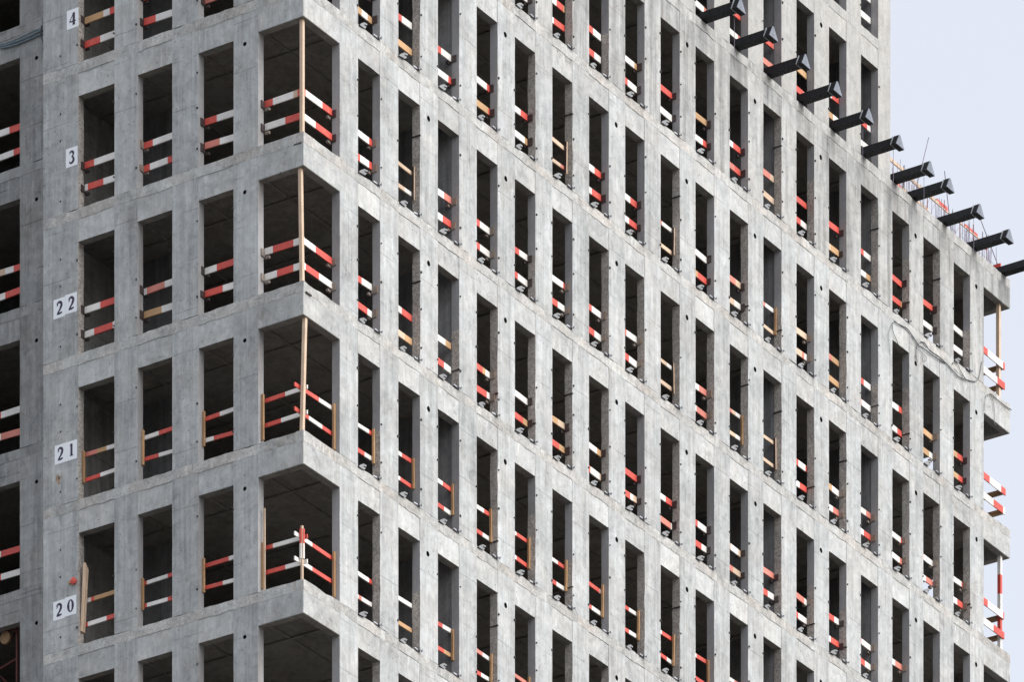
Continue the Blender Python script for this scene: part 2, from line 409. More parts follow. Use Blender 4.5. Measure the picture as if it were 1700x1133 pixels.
def wins_R(n):
    kk = range(18) if n <= 25 else range(15)
    return [(S0 + k * P, S0 + k * P + WIN, k) for k in kk]
for n in range(NMIN, NMAX + 1):
    z0, z1 = sill(n), sill(n + 1) - BAND
    hz = head(n)
    smax = SEND if n <= 25 else SUP
    ws = wins_R(n)
    # piers of the right facade
    edges = [(1.485, S0, -1)] + [(b_, b_ + P - WIN, k) for a_, b_, k in ws]
    for a0, a1, k in edges:
        jc = RD.get(n, {}).get(k, ';;;' + random.choice('srm')).split(';')[3]
        if k == -1: jc = 's'
        hole = None
        if k in HOLES: hole = ((a0 + a1) / 2 - .03 + jit(.02), hz - .17 + jit(.02), .068)
        if n >= 26 and k == 14: a1 = SUP
        if n <= 25 and k == 17: a1 = 32.763
        cast_pier(FR, a0, a1, z0, z1 + .02, fmat(n, 'pier'), jc, hole, parent=tower, proud=random.uniform(0, .002))
    # lintels over the windows of the right facade
    for a0, a1, k in ws:
        ragged_bar(FR, a0 - .02, a1 + .02, .006 + random.uniform(0, .004), TW - .004, hz, z1 + .02, fmat(n, 'lintel'), .0, .004, .25, 'lintel', tower)
    # piers and lintels of the left facade
    LP = [(1.305, 2.018, 'h'), (3.045, 3.813, ''), (4.842, 5.528, ''), (6.612, 7.667, 'w')]
    for i, (a0, a1, c) in enumerate(LP):
        cast_pier(FL, a0, a1, z0, z1 + .02, 'pier', 's' if i < 3 else 'r', ((a0 + a1) / 2 + .03, hz - .17, .05) if c == 'h' else None, parent=tower, proud=random.uniform(0, .002))
    for a0, a1 in ((2.018, 3.045), (3.813, 4.842), (5.528, 6.612)):
        ragged_bar(FL, a0 - .02, a1 + .02, .006 + random.uniform(0, .004), TW - .004, hz, z1 + .02, 'lintel', .0, .004, .25, 'lintel', tower)
    # the beam that turns the open near corner
    lm = fmat(n, 'lintel')
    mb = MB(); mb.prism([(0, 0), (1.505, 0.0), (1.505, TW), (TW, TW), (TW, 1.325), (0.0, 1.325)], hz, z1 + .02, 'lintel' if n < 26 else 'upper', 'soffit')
    mb.build('corner_beam', tower, bevel=.012)
    # slab edges, poured in lengths
    cuts = [0.0]
    while cuts[-1] < smax - 6: cuts.append(cuts[-1] + random.choice([2, 3, 3, 4]) * P)
    cuts.append(smax)
    if n <= 26:
        zb = sill(n)
        smx = SEND
        cuts[-1] = smx
    bm_ = 'roofband' if n == 26 else ('upper' if n > 26 else 'band')
    for c0, c1 in zip(cuts[:-1], cuts[1:]):
        ragged_bar(FR, c0, c1 - .004, -.0025 - random.uniform(0, .002), TW, sill(n) - BAND, sill(n), bm_, .014, .016, .22, 'slab_edge', tower)
    ragged_bar(FL, TW, 7.667, -.004, TW, sill(n) - BAND, sill(n), 'band' if n < 26 else 'upper', .014, .016, .22, 'slab_edge', tower)
    # end facade of the lower block, round the far corner
    if n <= 25:
        mb = MB(); E = SEND
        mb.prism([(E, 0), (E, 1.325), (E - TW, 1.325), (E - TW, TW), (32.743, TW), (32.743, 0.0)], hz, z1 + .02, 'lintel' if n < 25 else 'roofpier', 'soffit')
        mb.build('corner_beam', tower, bevel=.012)
        for i, (a0, a1, c) in enumerate(LP):
            cast_pier(FE, a0, a1, z0, z1 + .02, 'pier', 's', None, parent=tower)
        for a0, a1 in ((2.018, 3.045), (3.813, 4.842), (5.528, 6.612)):
            ragged_bar(FE, a0 - .02, a1 + .02, .006, TW - .004, hz, z1 + .02, 'lintel', 0, .004, .3, 'lintel', tower)
        ragged_bar(FE, TW, 7.667, -.004, TW, sill(n) - BAND, sill(n), 'band', .012, .014, .3, 'slab_edge', tower)
        mb = MB(); FE.bx(mb, 7.667, 16.0, 0, TW, z0, z1, 'grey'); mb.build('end_wall', tower)
    elif n == 26:
        ragged_bar(FE, TW, 16.0, -.004, TW, sill(n) - BAND, sill(n), 'band', .012, .014, .3, 'slab_edge', tower)
    # the recessed wing at the left
    for a0, a1, c in ((7.70, 10.80, 'h'), (12.25, 13.2, ''), (14.2, 16.0, '')):
        cast_pier(FW, a0, a1, z0, z1 + .02, 'grey', 's', (a1 - .52, hz - .16, .05) if c == 'h' else None, side='jamb', name='wing_pier', parent=tower)
    for a0, a1 in ((10.80, 12.25), (13.2, 14.2)):
        ragged_bar(FW, a0 - .02, a1 + .02, .006, TW - .004, hz, z1 + .02, 'grey', 0, .004, .3, 'wing_lintel', tower)
    ragged_bar(FW, 7.70, 16.0, -.005, TW, sill(n) - BAND, sill(n), 'grey', .014, .016, .25, 'slab_edge', tower)
    mb = MB(); mb.box(TW, WS, 7.667 - TW, 7.667, z0, z1, 'grey'); mb.build('return_wall', tower)
    # floor slab (its underside is the ceiling seen through the openings)
    mb = MB(); top = sill(n); s1 = SEND - .03 if n <= 26 else SUP - .03; e = .03
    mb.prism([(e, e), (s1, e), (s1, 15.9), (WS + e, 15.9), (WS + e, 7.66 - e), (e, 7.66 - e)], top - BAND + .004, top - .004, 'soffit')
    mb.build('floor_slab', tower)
    # rooms: side walls, core, back wall
    for k in CROSS:
        if n > 25 and k > 14: continue
        a = S0 + k * P + WIN + .012
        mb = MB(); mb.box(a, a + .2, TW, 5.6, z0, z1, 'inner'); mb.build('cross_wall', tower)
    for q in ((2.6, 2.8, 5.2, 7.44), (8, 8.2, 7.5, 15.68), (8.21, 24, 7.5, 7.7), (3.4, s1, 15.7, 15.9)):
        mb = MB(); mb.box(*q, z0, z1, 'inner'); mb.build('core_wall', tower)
    if n >= 26:
        mb = MB(); mb.box(SUP - TW, SUP, TW, 15.9, z0, z1, 'upper'); mb.build('end_wall', tower)
# dark patches and shallow ribs left by the formwork under each slab
for n in range(NMIN, NMAX + 2):
    mb = MB(); zc = sill(n) - BAND + .002; s1 = (SEND if n <= 26 else SUP) - .4
    for t_ in (1.75, 3.55, 5.4):
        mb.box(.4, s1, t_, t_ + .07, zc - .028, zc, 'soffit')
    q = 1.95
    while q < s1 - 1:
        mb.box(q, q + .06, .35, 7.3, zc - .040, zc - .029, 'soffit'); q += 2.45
    mb.build('ceiling_rib', tower)
# closing slab on top and the storeys below the picture
mb = MB(); top = sill(NMAX + 1); e = 0.0
mb.prism([(e, e), (SUP, e), (SUP, 15.9), (WS, 15.9), (WS, 7.667), (e, 7.667)], top - BAND, top, 'upper'); mb.build('top_slab', tower)
mb = MB(); zt = sill(NMIN) - BAND - .01
mb.prism([(.02, .02), (SEND - .02, .02), (SEND - .02, 15.9), (WS + .02, 15.9), (WS + .02, 7.64), (.02, 7.64)], -.5, zt, 'pier'); mb.build('lower_storeys', tower)

# form-tie studs along the opening edges, and the dark tie rods across rough jambs
mb = MB()
for n in range(NMIN, NMAX + 1):
    for a0, a1, k in wins_R(n):
        for a, off in ((a0 - .03, 0), (a1 + .035, 0)):
            for dz in (.45, 1.35, 2.2):
                if random.random() < .55:
                    z = sill(n) + dz + jit(.12); r = random.uniform(.012, .022)
                    FR.bx(mb, a - r, a + r, -.03, .02, z - r, z + r, 'K')
        if k in HOLES and random.random() < .0: pass
    for a in (2.03, 3.07, 3.83, 4.87, 5.54, 6.64):
        for dz in (.45, 1.35, 2.2):
            if random.random() < .6 and not (a > 6.6 and dz == 1.35):
                z = sill(n) + dz + jit(.06); r = random.uniform(.012, .02)
                FL.bx(mb, a + (.03 if a in (3.83,) else 0) - r, a + r, -.03, .02, z - r, z + r, 'K')
    for dz in (.3, 1.75, 2.4):
        z = sill(n) + dz; FL.bx(mb, 7.13, 7.16, -.02, .02, z, z + .03, 'K')
o = mb.build('form_tie_stud', tower, fix=False); o['kind'] = 'stuff'
mb = MB()
for n in range(NMIN, NMAX + 1):
    for a0, a1, k in wins_R(n):
        jc = RD.get(n, {}).get(k, ';;;s').split(';')[3]
        if jc in 'rm' and random.random() < .55:
            z = sill(n) + (.52 if jc == 'm' or random.random() < .4 else 1.95) + jit(.08)
            FR.bx(mb, a1 - .02, a1 + .02, -.015, .25, z, z + .028, 'K')
o = mb.build('tie_rod', tower, fix=False); o['kind'] = 'stuff'

# ------------------------------------------------------------------ steel clips on the sills (parts of the tower)
def clip_mesh(far):
    mb = MB()
    if not far:
        pl = [(0, -.008), (.28, -.008), (.34, .02), (.35, .058), (.23, .062), (.25, .092), (.36, .098), (.37, .14), (.20, .132), (.06, .055)]
        n_ = len(pl); i = len(mb.v)
        mb.v += [(x * .85, -.10 - z * .35, z * .85) for x, z in pl] + [(x * .85, -.065 - z * .35, z * .85) for x, z in pl]
        q = [(0, 1, 2, 3, 4, 9), (4, 5, 8, 9), (5, 6, 7, 8)]
        for f_ in q:
            mb.f.append(tuple(i + k for k in f_)); mb.m.append(mb.mi('galv'))
            mb.f.append(tuple(i + n_ + k for k in f_[::-1])); mb.m.append(mb.mi('galvshade'))
        for k in range(n_):
            mb.f.append((i + k, i + (k + 1) % n_, i + n_ + (k + 1) % n_, i + n_ + k)); mb.m.append(mb.mi('galvshade'))
        mb.box(.02, .20, -.07, .02, -.020, -.009, 'galvshade')
    else:
        mb.box(-.21, -.03, -.09, -.05, .004, .036, 'galv'); mb.box(-.20, .02, -.10, -.01, -.022, .003, 'galvshade')
        mb.box(-.02, .10, -.13, -.11, .004, .036, 'galv'); mb.box(.0, .035, -.20, -.13, -.004, .03, 'galv'); mb.box(-.05, -.01, -.12, -.09, .0, .05, 'galvshade')
    me = mb.build('sill_clip'); md = me.data; bpy.data.objects.remove(me); return md
C0, C1 = clip_mesh(False), clip_mesh(True)
for n in range(20, 26):
    for a0, a1, k in wins_R(n):
        zz = sill(n)
        # only where the picture reaches
        dep = Y0 + a0 * math.cos(TH); yy = HORIZON - F_PX * (zz - 1.6) / dep
        if not (-30 < yy < 1165): continue
        for me, a in ((C0, a0 - .01 + jit(.02)), (C1, a1 - .07 + jit(.02))):
            o = bpy.data.objects.new('sill_clip', me); COL.objects.link(o); o.parent = tower
            o.scale = (.9, .9, .9); o.location = (a, 0.055 if me is C1 else .045, zz + (.008 if me is C1 else -.022)); o.rotation_euler = (jit(.06), jit(.06), jit(.12))

# ------------------------------------------------------------------ guard boards
CN = {'R': 'red', 'W': 'white', 'P': 'pink', 'O': 'orange', 'T': 'timber'}
def parse(c):
    out = []; i = 0
    while i < len(c):
        j = i + 1
        while j < len(c) and c[j].isdigit(): j += 1
        out.append((c[i], int(c[i + 1:j]) / 10)); i = j
    return out
def stripes(mb, F, a0, a1, vis0, vis1, zc, h, d, th, code, o, slope=0.0, droop=0.0, rev=False):
    """a board from a0 to a1, coloured in bands between vis0 and vis1"""
    ps = parse(code)
    if rev: ps = ps[::-1]
    xs = [vis0]
    for c, w_ in ps: xs.append(xs[-1] + w_ * (vis1 - vis0))
    xs[0] = a0; xs[-1] = a1
    for i, (c, w_) in enumerate(ps):
        p, q = xs[i], xs[i + 1]
        zp = zc + slope * (p - a0); zq = zc + slope * (q - a0)
        c8 = [F(p, d, zp - h / 2), F(q, d, zq - h / 2), F(q, d + th, zq - h / 2), F(p, d + th, zp - h / 2),
              F(p, d, zp + h / 2), F(q, d, zq + h / 2), F(q, d + th, zq + h / 2), F(p, d + th, zp + h / 2)]
        mb.hexa([(x - o[0], y - o[1], z - o[2]) for x, y, z in c8], c)
def cdesc(code):
    cs = []
    for c, w_ in parse(code):
        if w_ > .25 or len(parse(code)) == 1: 
            if CN[c] not in cs: cs.append(CN[c])
    return '-'.join(cs[:2])
ORD = ['first', 'second', 'third', 'fourth', 'fifth', 'sixth', 'seventh', 'eighth', 'ninth', 'tenth', 'eleventh', 'twelfth', 'thirteenth', 'fourteenth', 'fifteenth', 'sixteenth', 'seventeenth', 'eighteenth']
STN = {27: 'top row of all', 26: 'row above black beams', 25: 'row below black beams', 24: 'storey signed four', 23: 'storey signed three', 22: 'storey signed twenty-two', 21: 'storey signed twenty-one', 20: 'storey signed twenty'}
def guard(F, a0, a1, n, spec, where, rev=False, vis=.28, d=.215, name='guard_rail', group='guard boards in the window openings'):
    U, L, fx = spec.split(';')[:3]
    thin = fx in 'Ppn'
    o = F(a0, d, sill(n))
    root = empty(name, o)
    tag(root, f"{cdesc(U)} over {cdesc(L)} boards, {where}", 'guard rail', group)
    h = (.095 if thin else .155); th = .035
    ext = -.03
    for code, zo in ((U, 1.12), (L, .55)):
        mb = MB(); hh = h + jit(.008)
        zc = sill(n) + zo + jit(.02) + (.02 if thin else 0)
        stripes(mb, F, a0 - .12, a1 + ext, a0 + vis, a1 + ext, zc, hh, d, th, code, o, slope=jit(.035), rev=rev)
        mb.build('board', root)
        if fx in 'DB':
            mb = MB(); z = zc - sill(n) + o[2]; zz = zc - .02 + jit(.02); w_ = random.uniform(.11, .15); tl = .085 + jit(.012)
            F.bx(mb, a1 - .03, a1 - .004, d - w_ + .005, d + .02, zz - tl, zz + tl, fx, {2: 'G' if fx == 'B' else 'D'}, o)
            F.bx(mb, a1 - .11, a1 - .003, d + .04, d + .10, zz - tl - .03, zz - tl + .03, fx, None, o)
            mb.build('bracket', root)
        elif fx == 'N' and False: pass
    if fx in 'Pp':
        mb = MB(); pm = ('Q' if random.random() < .75 else 'O') if fx == 'P' else 'T'; lean = jit(.02)
        zlo, zhi = sill(n) + .47 + jit(.04), sill(n) + 1.24 + jit(.05)
        dp = d - .075
        c8 = []
        for z, l in ((zlo, 0), (zhi, lean)):
            for a, dd in ((a1 - .055, dp), (a1 - .006, dp), (a1 - .006, dp + .055), (a1 - .055, dp + .055)):
                x, y, zz = F(a + l * .5 - abs(lean) * .5, dd + l, z); c8.append((x - o[0], y - o[1], zz - o[2]))
        mb.hexa(c8, pm, {5: 'D'} if fx == 'p' else None)
        mb.build('post', root)
    return root
for n, row in RD.items():
    for k, spec in row.items():
        a0 = S0 + k * P; a1 = a0 + WIN
        if n >= 26:
            where = f"{ORD[14 - k]} window from upper block edge, {STN[n]}"
        elif k < 9:
            where = f"{ORD[k]} window right of corner, {STN[n]}"
        else:
            where = f"{ORD[17 - k]} window from far right, {STN[n]}"
        guard(FR, a0, a1, n, spec, where)
LD = {
 24: {'A': 'W10;P5W5;D', 'B': 'R10;R4W6;D', 'C': 'O6W2R2;R5W5;D'},
 23: {'A': 'R4W6;P5W5;D', 'B': 'R3W7;R2W6R2;B', 'C': 'R3W7;W1R5W4;D'},
 22: {'A': 'W4R6;R6W4;D', 'B': 'W1P6W3;O6W4;D', 'C': 'W5R5;W3R6W1;D'},
 21: {'A': 'R5W5;W3R7;P', 'B': 'W5R5;R5W5;P', 'C': 'P4O3W3;R5W5;P'},
 20: {'A': 'R8W2;R6W4;P', 'B': 'R1W7R2;R1W7R2;P', 'C': 'W2R1O7;R1W6R3;n'},
 19: {'A': 'R5W5;W10;P', 'B': 'W10;W10;P', 'C': 'W10;W10;P'},
}
LA = {'A': (2.018, 3.045, 'first'), 'B': (3.813, 4.842, 'second'), 'C': (5.528, 6.612, 'third')}
for n, row in LD.items():
    if n < 20: continue
    for c, spec in row.items():
        a0, a1, od = LA[c]
        guard(FL, a0, a1, n, spec, f"{od} window left of corner, {STN[n]}", rev=True, vis=.12)
WD = {24: 'W7R3;W8R2;N', 23: 'T6W2R2;W6R4;N', 22: 'R5W5;W5P5;N', 21: 'W5R5;R5W5;N', 20: 'R9W1;R9W1;n'}
for n, spec in WD.items():
    ps = spec.split(';')
    guard(FW, 10.80, 12.25, n, spec, f"recessed wing window at left edge, {STN[n]}", rev=True, vis=.1, group='guard boards in the window openings')

# corner guards: boards along both facades of the open near corner
def corner_guard(n, lu, ll, ru, rl, fx, label):
    o = (0.0, 0.0, sill(n)); root = empty('corner_guard_rail', o); tag(root, label, 'guard rail', 'guard boards at the open corners')
    thin = fx == 'P'; h = .095 if thin else .155
    for F, (u, l), a1 in ((FL, (lu, ll), 1.305), (FR, (ru, rl), 1.485)):
        rev = F is FL
        for code, zo in ((u, 1.10), (l, .52)):
            mb = MB(); zc = sill(n) + zo + jit(.015)
            dd = .20 if F is FR else .235
            st = (.17 if F is FR else .16) if not thin else (-.06 if F is FR else .06)
            stripes(mb, F, st, a1 - .02, .1, a1 - .02, zc, h, dd, .03, code, o, slope=jit(.02), rev=rev)
            mb.build('board', root)
            if fx == 'D':
                mb = MB(); zz = zc - .02
                F.bx(mb, a1 - .03, a1 - .004, .10, .235, zz - .10, zz + .07, 'B' if n == 22 else 'D', None, o)
                F.bx(mb, a1 - .14, a1 - .004, .24, .30, zz - .13, zz - .07, 'B', None, o); mb.build('bracket', root)
        if thin:
            mb = MB(); F.bx(mb, a1 - .065, a1 - .006, .11, .165, sill(n) + .12, sill(n) + 1.2, 'Q', None, o); mb.build('post', root)
    return root
corner_guard(24, 'W10', 'R5W5', 'W5R5', 'R5W5', 'D', 'striped boards round the open near corner, storey signed four')
corner_guard(23, 'R2W5T1R2', 'W5R5', 'R2W5R3', 'W5R5', 'D', 'striped boards round the open near corner, storey signed three')
corner_guard(22, 'W2R5W3', 'W3R4W3', 'W5R5', 'W2R4W4', 'D', 'striped boards round the open near corner, storey signed twenty-two')
corner_guard(21, 'R5W5', 'R4W6', 'R6W4', 'R3W4R3', 'P', 'thin striped boards round the open near corner, storey signed twenty-one')
cg = corner_guard(20, 'R2W7R1', 'R5W5', 'W4R6', 'W4R6', 'P', 'thin striped boards with a short corner post, storey signed twenty')
mb = MB(); mb.box(.11, .16, .11, .16, 0, 1.32, 'T'); mb.build('post', cg)
mb = MB(); mb.box(.088, .108, .125, .175, .55, .9, 'W'); mb.box(.088, .108, .125, .175, .9, 1.25, 'R')
mb.box(.125, .175, .088, .108, .55, .9, 'W'); mb.box(.125, .175, .088, .108, .9, 1.25, 'R'); mb.build('cover_strip', cg)
mb = MB(); mb.box(.12, .155, 1.20, 1.245, .0, 2.0, 'T'); mb.build('tall_plank', cg)

# timber props in the open corners
def prop(name, base, topp, w_, mats, label):
    root = empty(name, base); tag(root, label, 'timber prop', 'timber props in the open corners')
    mb = MB(); n_ = len(mats); d = Vector(topp) - Vector(base)
    for i, mt in enumerate(mats):
        p, q = d * (i / n_), d * ((i + 1) / n_); c8 = []
        for r in (p, q):
            c8 += [(r.x - w_ / 2, r.y - w_ / 2, r.z), (r.x + w_ / 2, r.y - w_ / 2, r.z), (r.x + w_ / 2, r.y + w_ / 2, r.z), (r.x - w_ / 2, r.y + w_ / 2, r.z)]
        mb.hexa(c8, mt)
    mb.build('shaft', root)
    mb = MB(); mb.box(-.11, .11, -.11, .11, d.z - .02, d.z + .012, 'D'); o = mb.build('head_plate', root); o.location = (d.x, d.y, 0)
    return root
for n, dx, lab in ((24, .02, 'storey signed four'), (23, .0, 'storey signed three'), (22, -.03, 'storey signed twenty-two'), (21, .05, 'storey signed twenty-one')):
    prop('timber_prop', (.13, .13, sill(n)), (.13 + dx, .13 - dx * 1.2, sill(n + 1) - BAND), .085, ['T'], f'pale square timber post upright in the open near corner, {lab}')
prop('timber_prop', (33.9, .16, sill(25)), (33.9, .16, sill(26) - BAND), .10, ['T'], 'bare timber post in the open far right corner, storey just under the black beams')
prop('timber_prop', (33.98, .16, sill(23)), (33.98, .16, sill(24) - BAND), .10, ['W', 'R', 'W', 'R', 'W', 'R'], 'red and white striped post in the open far right corner, storey signed three')

# far right corner guards
def far_guard(n, u, l, label):
    o = (32.8, .2, sill(n)); root = empty('corner_guard_rail', o); tag(root, label, 'guard rail', 'guard boards at the open corners')
    for code, zo in ((u, 1.02), (l, .47)):
        mb = MB(); zc = sill(n) + zo
        stripes(mb, FR, 32.76, 34.10 + jit(.05), 33.0, 34.1, zc, .19, .06, .03, code, o, slope=0); mb.build('board', root)
        mb = MB(); FE.bx(mb, .09, 1.33, .22, .34, zc - .09, zc - .055, 'G', None, o); FE.bx(mb, .09, 1.33, .22, .25, zc - .055, zc + .07, 'G', None, o); mb.build('board', root)  # end-side boards coloured dark brown for their unlit inner faces
    return root
far_guard(25, 'R1W8R1', 'W6R4', 'striped boards round the open far right corner, storey just under the black beams')
far_guard(24, 'R2W6R2', 'W4R5W1', 'striped boards jutting at the open far right corner, storey signed four')
far_guard(23, 'R1W8R1', 'W4R6', 'striped boards round the open far right corner, storey signed three')

# ------------------------------------------------------------------ black beams on the slab edge
def on_right(x, y, d=0.0):
    """point of the right facade plane (inset d) that the photograph shows at x, y"""
    c, s = math.cos(TH), math.sin(TH)
    a = (x - 850) / F_PX
    S = ((Y0 + d * s) * a - (X0 - d * c)) / (s - a * c)
    dep = Y0 + S * c + d * s
    return (S, d, 1.6 + (HORIZON - y) * dep / F_PX)
def on_left(x, y, d=0.0):
    c, s = math.cos(TH), math.sin(TH); a = (x - 850) / F_PX
    T = (X0 + d * s - a * (Y0 + d * c)) / (c + a * s)
    dep = Y0 + d * c + T * s
    return (d, T, 1.6 + (HORIZON - y) * dep / F_PX)
BX = [1174, 1227.5, 1283, 1339, 1387, 1439, 1488, 1518, 1567, 1619, 1666]
# (only ten stand in view; the one at 1387 carries on the row)
BX = [1174, 1228, 1282, 1335, 1388, 1439, 1490, 1523, 1573, 1622, 1671]
zr = sill(26)
def prism_y(mb, tri, y0, y1, mat, endmat=None):
    n_ = len(tri); i = len(mb.v)
    mb.v += [(x, y0, z) for x, z in tri] + [(x, y1, z) for x, z in tri]
    mb.f.append(tuple(i + k for k in range(n_))); mb.m.append(mb.mi(endmat or mat))
    mb.f.append(tuple(i + n_ + k for k in range(n_))); mb.m.append(mb.mi(mat))
    for k in range(n_):
        mb.f.append((i + k, i + (k + 1) % n_, i + n_ + (k + 1) % n_, i + n_ + k)); mb.m.append(mb.mi(mat))
mb = MB(); prism_y(mb, [(0, .0), (.27, .0), (.165, .25), (.115, .25)], -.90, 1.2, 'beam'); o = mb.build('beam_shaft'); BM1 = o.data; bpy.data.objects.remove(o)
mb = MB(); prism_y(mb, [(-.02, -.01), (.42, -.01), (.20, .285), (.14, .285)], -1.08, -.93, 'beam'); o = mb.build('end_cap'); BM2 = o.data; bpy.data.objects.remove(o)
mb = MB(); prism_y(mb, [(-.02, -.01), (.42, -.01), (.20, .285), (.14, .285)], -1.10, -1.082, 'beamcap'); o = mb.build('end_plate'); BM3 = o.data; bpy.data.objects.remove(o)
mb = MB(); prism_y(mb, [(-.03, -.005), (.30, -.005), (.18, .275), (.10, .275)], -.928, -.908, 'beamrim'); o = mb.build('collar_plate'); BM4 = o.data; bpy.data.objects.remove(o)
for i, x in enumerate(BX):
    S = on_right(x, 0)[0] - .30
    root = empty('cantilever_beam', (S, 0, zr + .002))
    tag(root, f'black steel beam jutting from the slab edge, {ORD[i]} in the row from the top left', 'steel beam', 'black steel beams along the slab edge')
    for nm, me in (('beam_shaft', BM1), ('end_cap', BM2), ('end_plate', BM3), ('collar_plate', BM4)):
        o = bpy.data.objects.new(nm, me); COL.objects.link(o); o.parent = root
        if i == 10: o.location = (0, -.12 if nm != 'beam_shaft' else -.12, 0)

# ------------------------------------------------------------------ roof edge: guard boards, starter bars, rods
root = empty('roof_guard_rail', (27.8, .5, zr)); tag(root, 'long orange and red guard boards along the roof edge behind the black beams', 'guard rail')
def rb(code, a0, a1, z, h, d, sl=0.0):
    mb = MB(); stripes(mb, FR, a0, a1, a0, a1, zr + z, h, d, .03, code, (27.8, .5, zr), slope=sl); mb.build('board', root)
rb('T10', 27.65, 29.6, 1.06, .10, .5); rb('T10', 29.4, 31.2, 1.02, .09, .52, -.02)
rb('P10', 27.65, 28.5, .60, .09, .5); rb('P2T8', 28.7, 30.6, .56, .06, .52)
rb('T10', 30.5, 33.9, .98, .03, .54); rb('R10', 31.15, 31.75, 1.08, .11, .57); rb('R10', 32.0, 32.2, 1.04, .11, .57); rb('R10', 32.75, 33.45, 1.05, .10, .57)
rb('R10', 33.75, 34.0, .93, .10, .57)
rb('W10', 30.4, 33.9, .46, .025, .54); rb('W4P6', 30.95, 31.4, .50, .10, .57); rb('R10', 31.1, 31.35, .28, .12, .45); rb('R10', 31.95, 32.5, .46, .10, .57); rb('R10', 32.75, 33.0, .42, .10, .57)
rb('R10', 33.55, 33.95, .44, .10, .57)
mb = MB()
for a in (27.75, 29.3, 30.6, 31.55, 32.4, 33.2, 33.95): mb.tube([(a - 27.8, .06, 0), (a - 27.8 + jit(.03), .06, 1.25)], .011, 'steelred', 6)
mb.build('post', root)
mb = MB(); FE.bx(mb, .15, 1.1, .25, .29, zr + .30, zr + .41, 'R', None, (27.8, .5, zr)); mb.build('board', root)
mb = MB(); g0 = 27.75      # open lattice of thin red wire behind the boards
while g0 < 33.9:
    mb.tube([(g0 - 27.8, .0, .05), (g0 - 27.8 + jit(.05), .0, random.uniform(.8, 1.15))], .006, 'steelred', 4)
    if random.random() < .5: mb.tube([(g0 - 27.8, .0, .2), (g0 - 27.8 + .45, .0, random.uniform(.7, 1.0))], .005, 'steelred', 4)
    g0 += .27
mb.build('wire_lattice', root)
pos = [28.5, 29.1, 29.75, 30.9, 31.45, 32.3, 32.65, 33.2, 33.85]
words = ['first', 'second', 'third', 'fourth', 'fifth', 'sixth', 'seventh', 'eighth', 'last']
for i, a in enumerate(pos):
    o0 = (a, .3, zr - .01); mb = MB()
    for j in range(random.choice([6, 7, 8])):
        x, y = jit(.28), jit(.10); hgt = random.uniform(.55, 1.0); dx, dy = jit(.04), jit(.04)
        mb.tube([(x, y, 0), (x + dx * .5, y + dy * .5, hgt * .5), (x + dx, y + dy, hgt)], .007, 'rebar', 5)
    mb.tube([(-.28, 0, .38), (.28, 0, .38)], .005, 'rebar', 4)
    o = mb.build('rebar_cluster'); place(o, o0)
    tag(o, f'upright reinforcing bars on the lower roof, {words[i]} cluster from the left', 'reinforcing bars', 'bars standing on the lower roof')
for x0, y0, x1, y1, lab in ((1520, 288, 1542, 228, 'long thin rod leaning right above the roof edge'), (1577, 345, 1568, 284, 'short thin rod standing behind the third beam from the right'),
                            (1653, 425, 1628, 365, 'thin brace rod leaning left above the roof corner')):
    p, q = on_right(x0, y0, .35), on_right(x1, y1, .35)
    p = (p[0], p[1], min(p[2], zr + .6))
    base = (p[0], p[1], zr)
    mb = MB(); t_ = (p[2] - zr); dx = (q[0] - p[0]) / max(.1, q[2] - p[2])
    mb.tube([(0, 0, 0), (q[0] - p[0] + dx * t_, 0, q[2] - zr)], .012, 'rebar', 5)
    o = mb.build('thin_rod'); place(o, (p[0] - dx * t_, p[1], zr)); tag(o, lab, 'metal rod', 'thin rods above the roof edge')
# wires hanging from beam ends
for i in (0, 4, 5, 6, 8):
    S = on_right(BX[i], 0)[0]; L_ = random.uniform(.9, 1.5)
    mb = MB(); mb.tube([(0, 0, 0), (.01, 0, -L_ * .5), (0, 0, -L_)], .006, 'rebar', 4)
    o = mb.build('hanging_wire'); place(o, (S - .05, -.85, zr)); tag(o, f'thin wire hanging under the tip of the {ORD[i]} black beam from top left', 'wire', 'wires hanging from the black beams')

# ------------------------------------------------------------------ cables on the facade
def smooth(pts, n=6):
    out = []; P_ = [Vector(p) for p in pts]
    for i in range(len(P_) - 1):
        p0 = P_[max(i - 1, 0)]; p1 = P_[i]; p2 = P_[i + 1]; p3 = P_[min(i + 2, len(P_) - 1)]
        for j in range(n):
            t = j / n
            out.append(.5 * ((2 * p1) + (-p0 + p2) * t + (2 * p0 - 5 * p1 + 4 * p2 - p3) * t * t + (-p0 + 3 * p1 - 3 * p2 + p3) * t ** 3))
    out.append(P_[-1]); return out
def cable(name, strands, label, cat, fn=on_right, d=-.03):
    mb = MB(); o = None
    for px, r, mt in strands:
        pts = [Vector(fn(x, y, d)) for x, y in px]
        if o is None: o = pts[0].copy()
        mb.tube([p - o for p in smooth(pts)], r, mt, 6)
    ob = mb.build(name); place(ob, o); tag(ob, label, cat); return ob
cable('cable_loop', [([(1484, 534), (1497, 541), (1508, 548), (1524, 572), (1531, 577), (1545, 588), (1560, 598), (1571, 604)], .012, 'cable'),
                     ([(1484, 534), (1478, 545), (1475, 558), (1476, 575), (1478, 590)], .007, 'cablelight'),
                     ([(1481, 536), (1483, 552), (1489, 566), (1491, 572)], .009, 'cable'),
                     ([(1512, 553), (1518, 566), (1530, 585), (1537, 592), (1538, 598), (1533, 599), (1530, 590)], .007, 'cablelight'),
                     ([(1522, 574), (1521, 590), (1523, 602)], .008, 'cable')],
      'dark cable looped over the concrete above the fourth window from far right', 'cable')
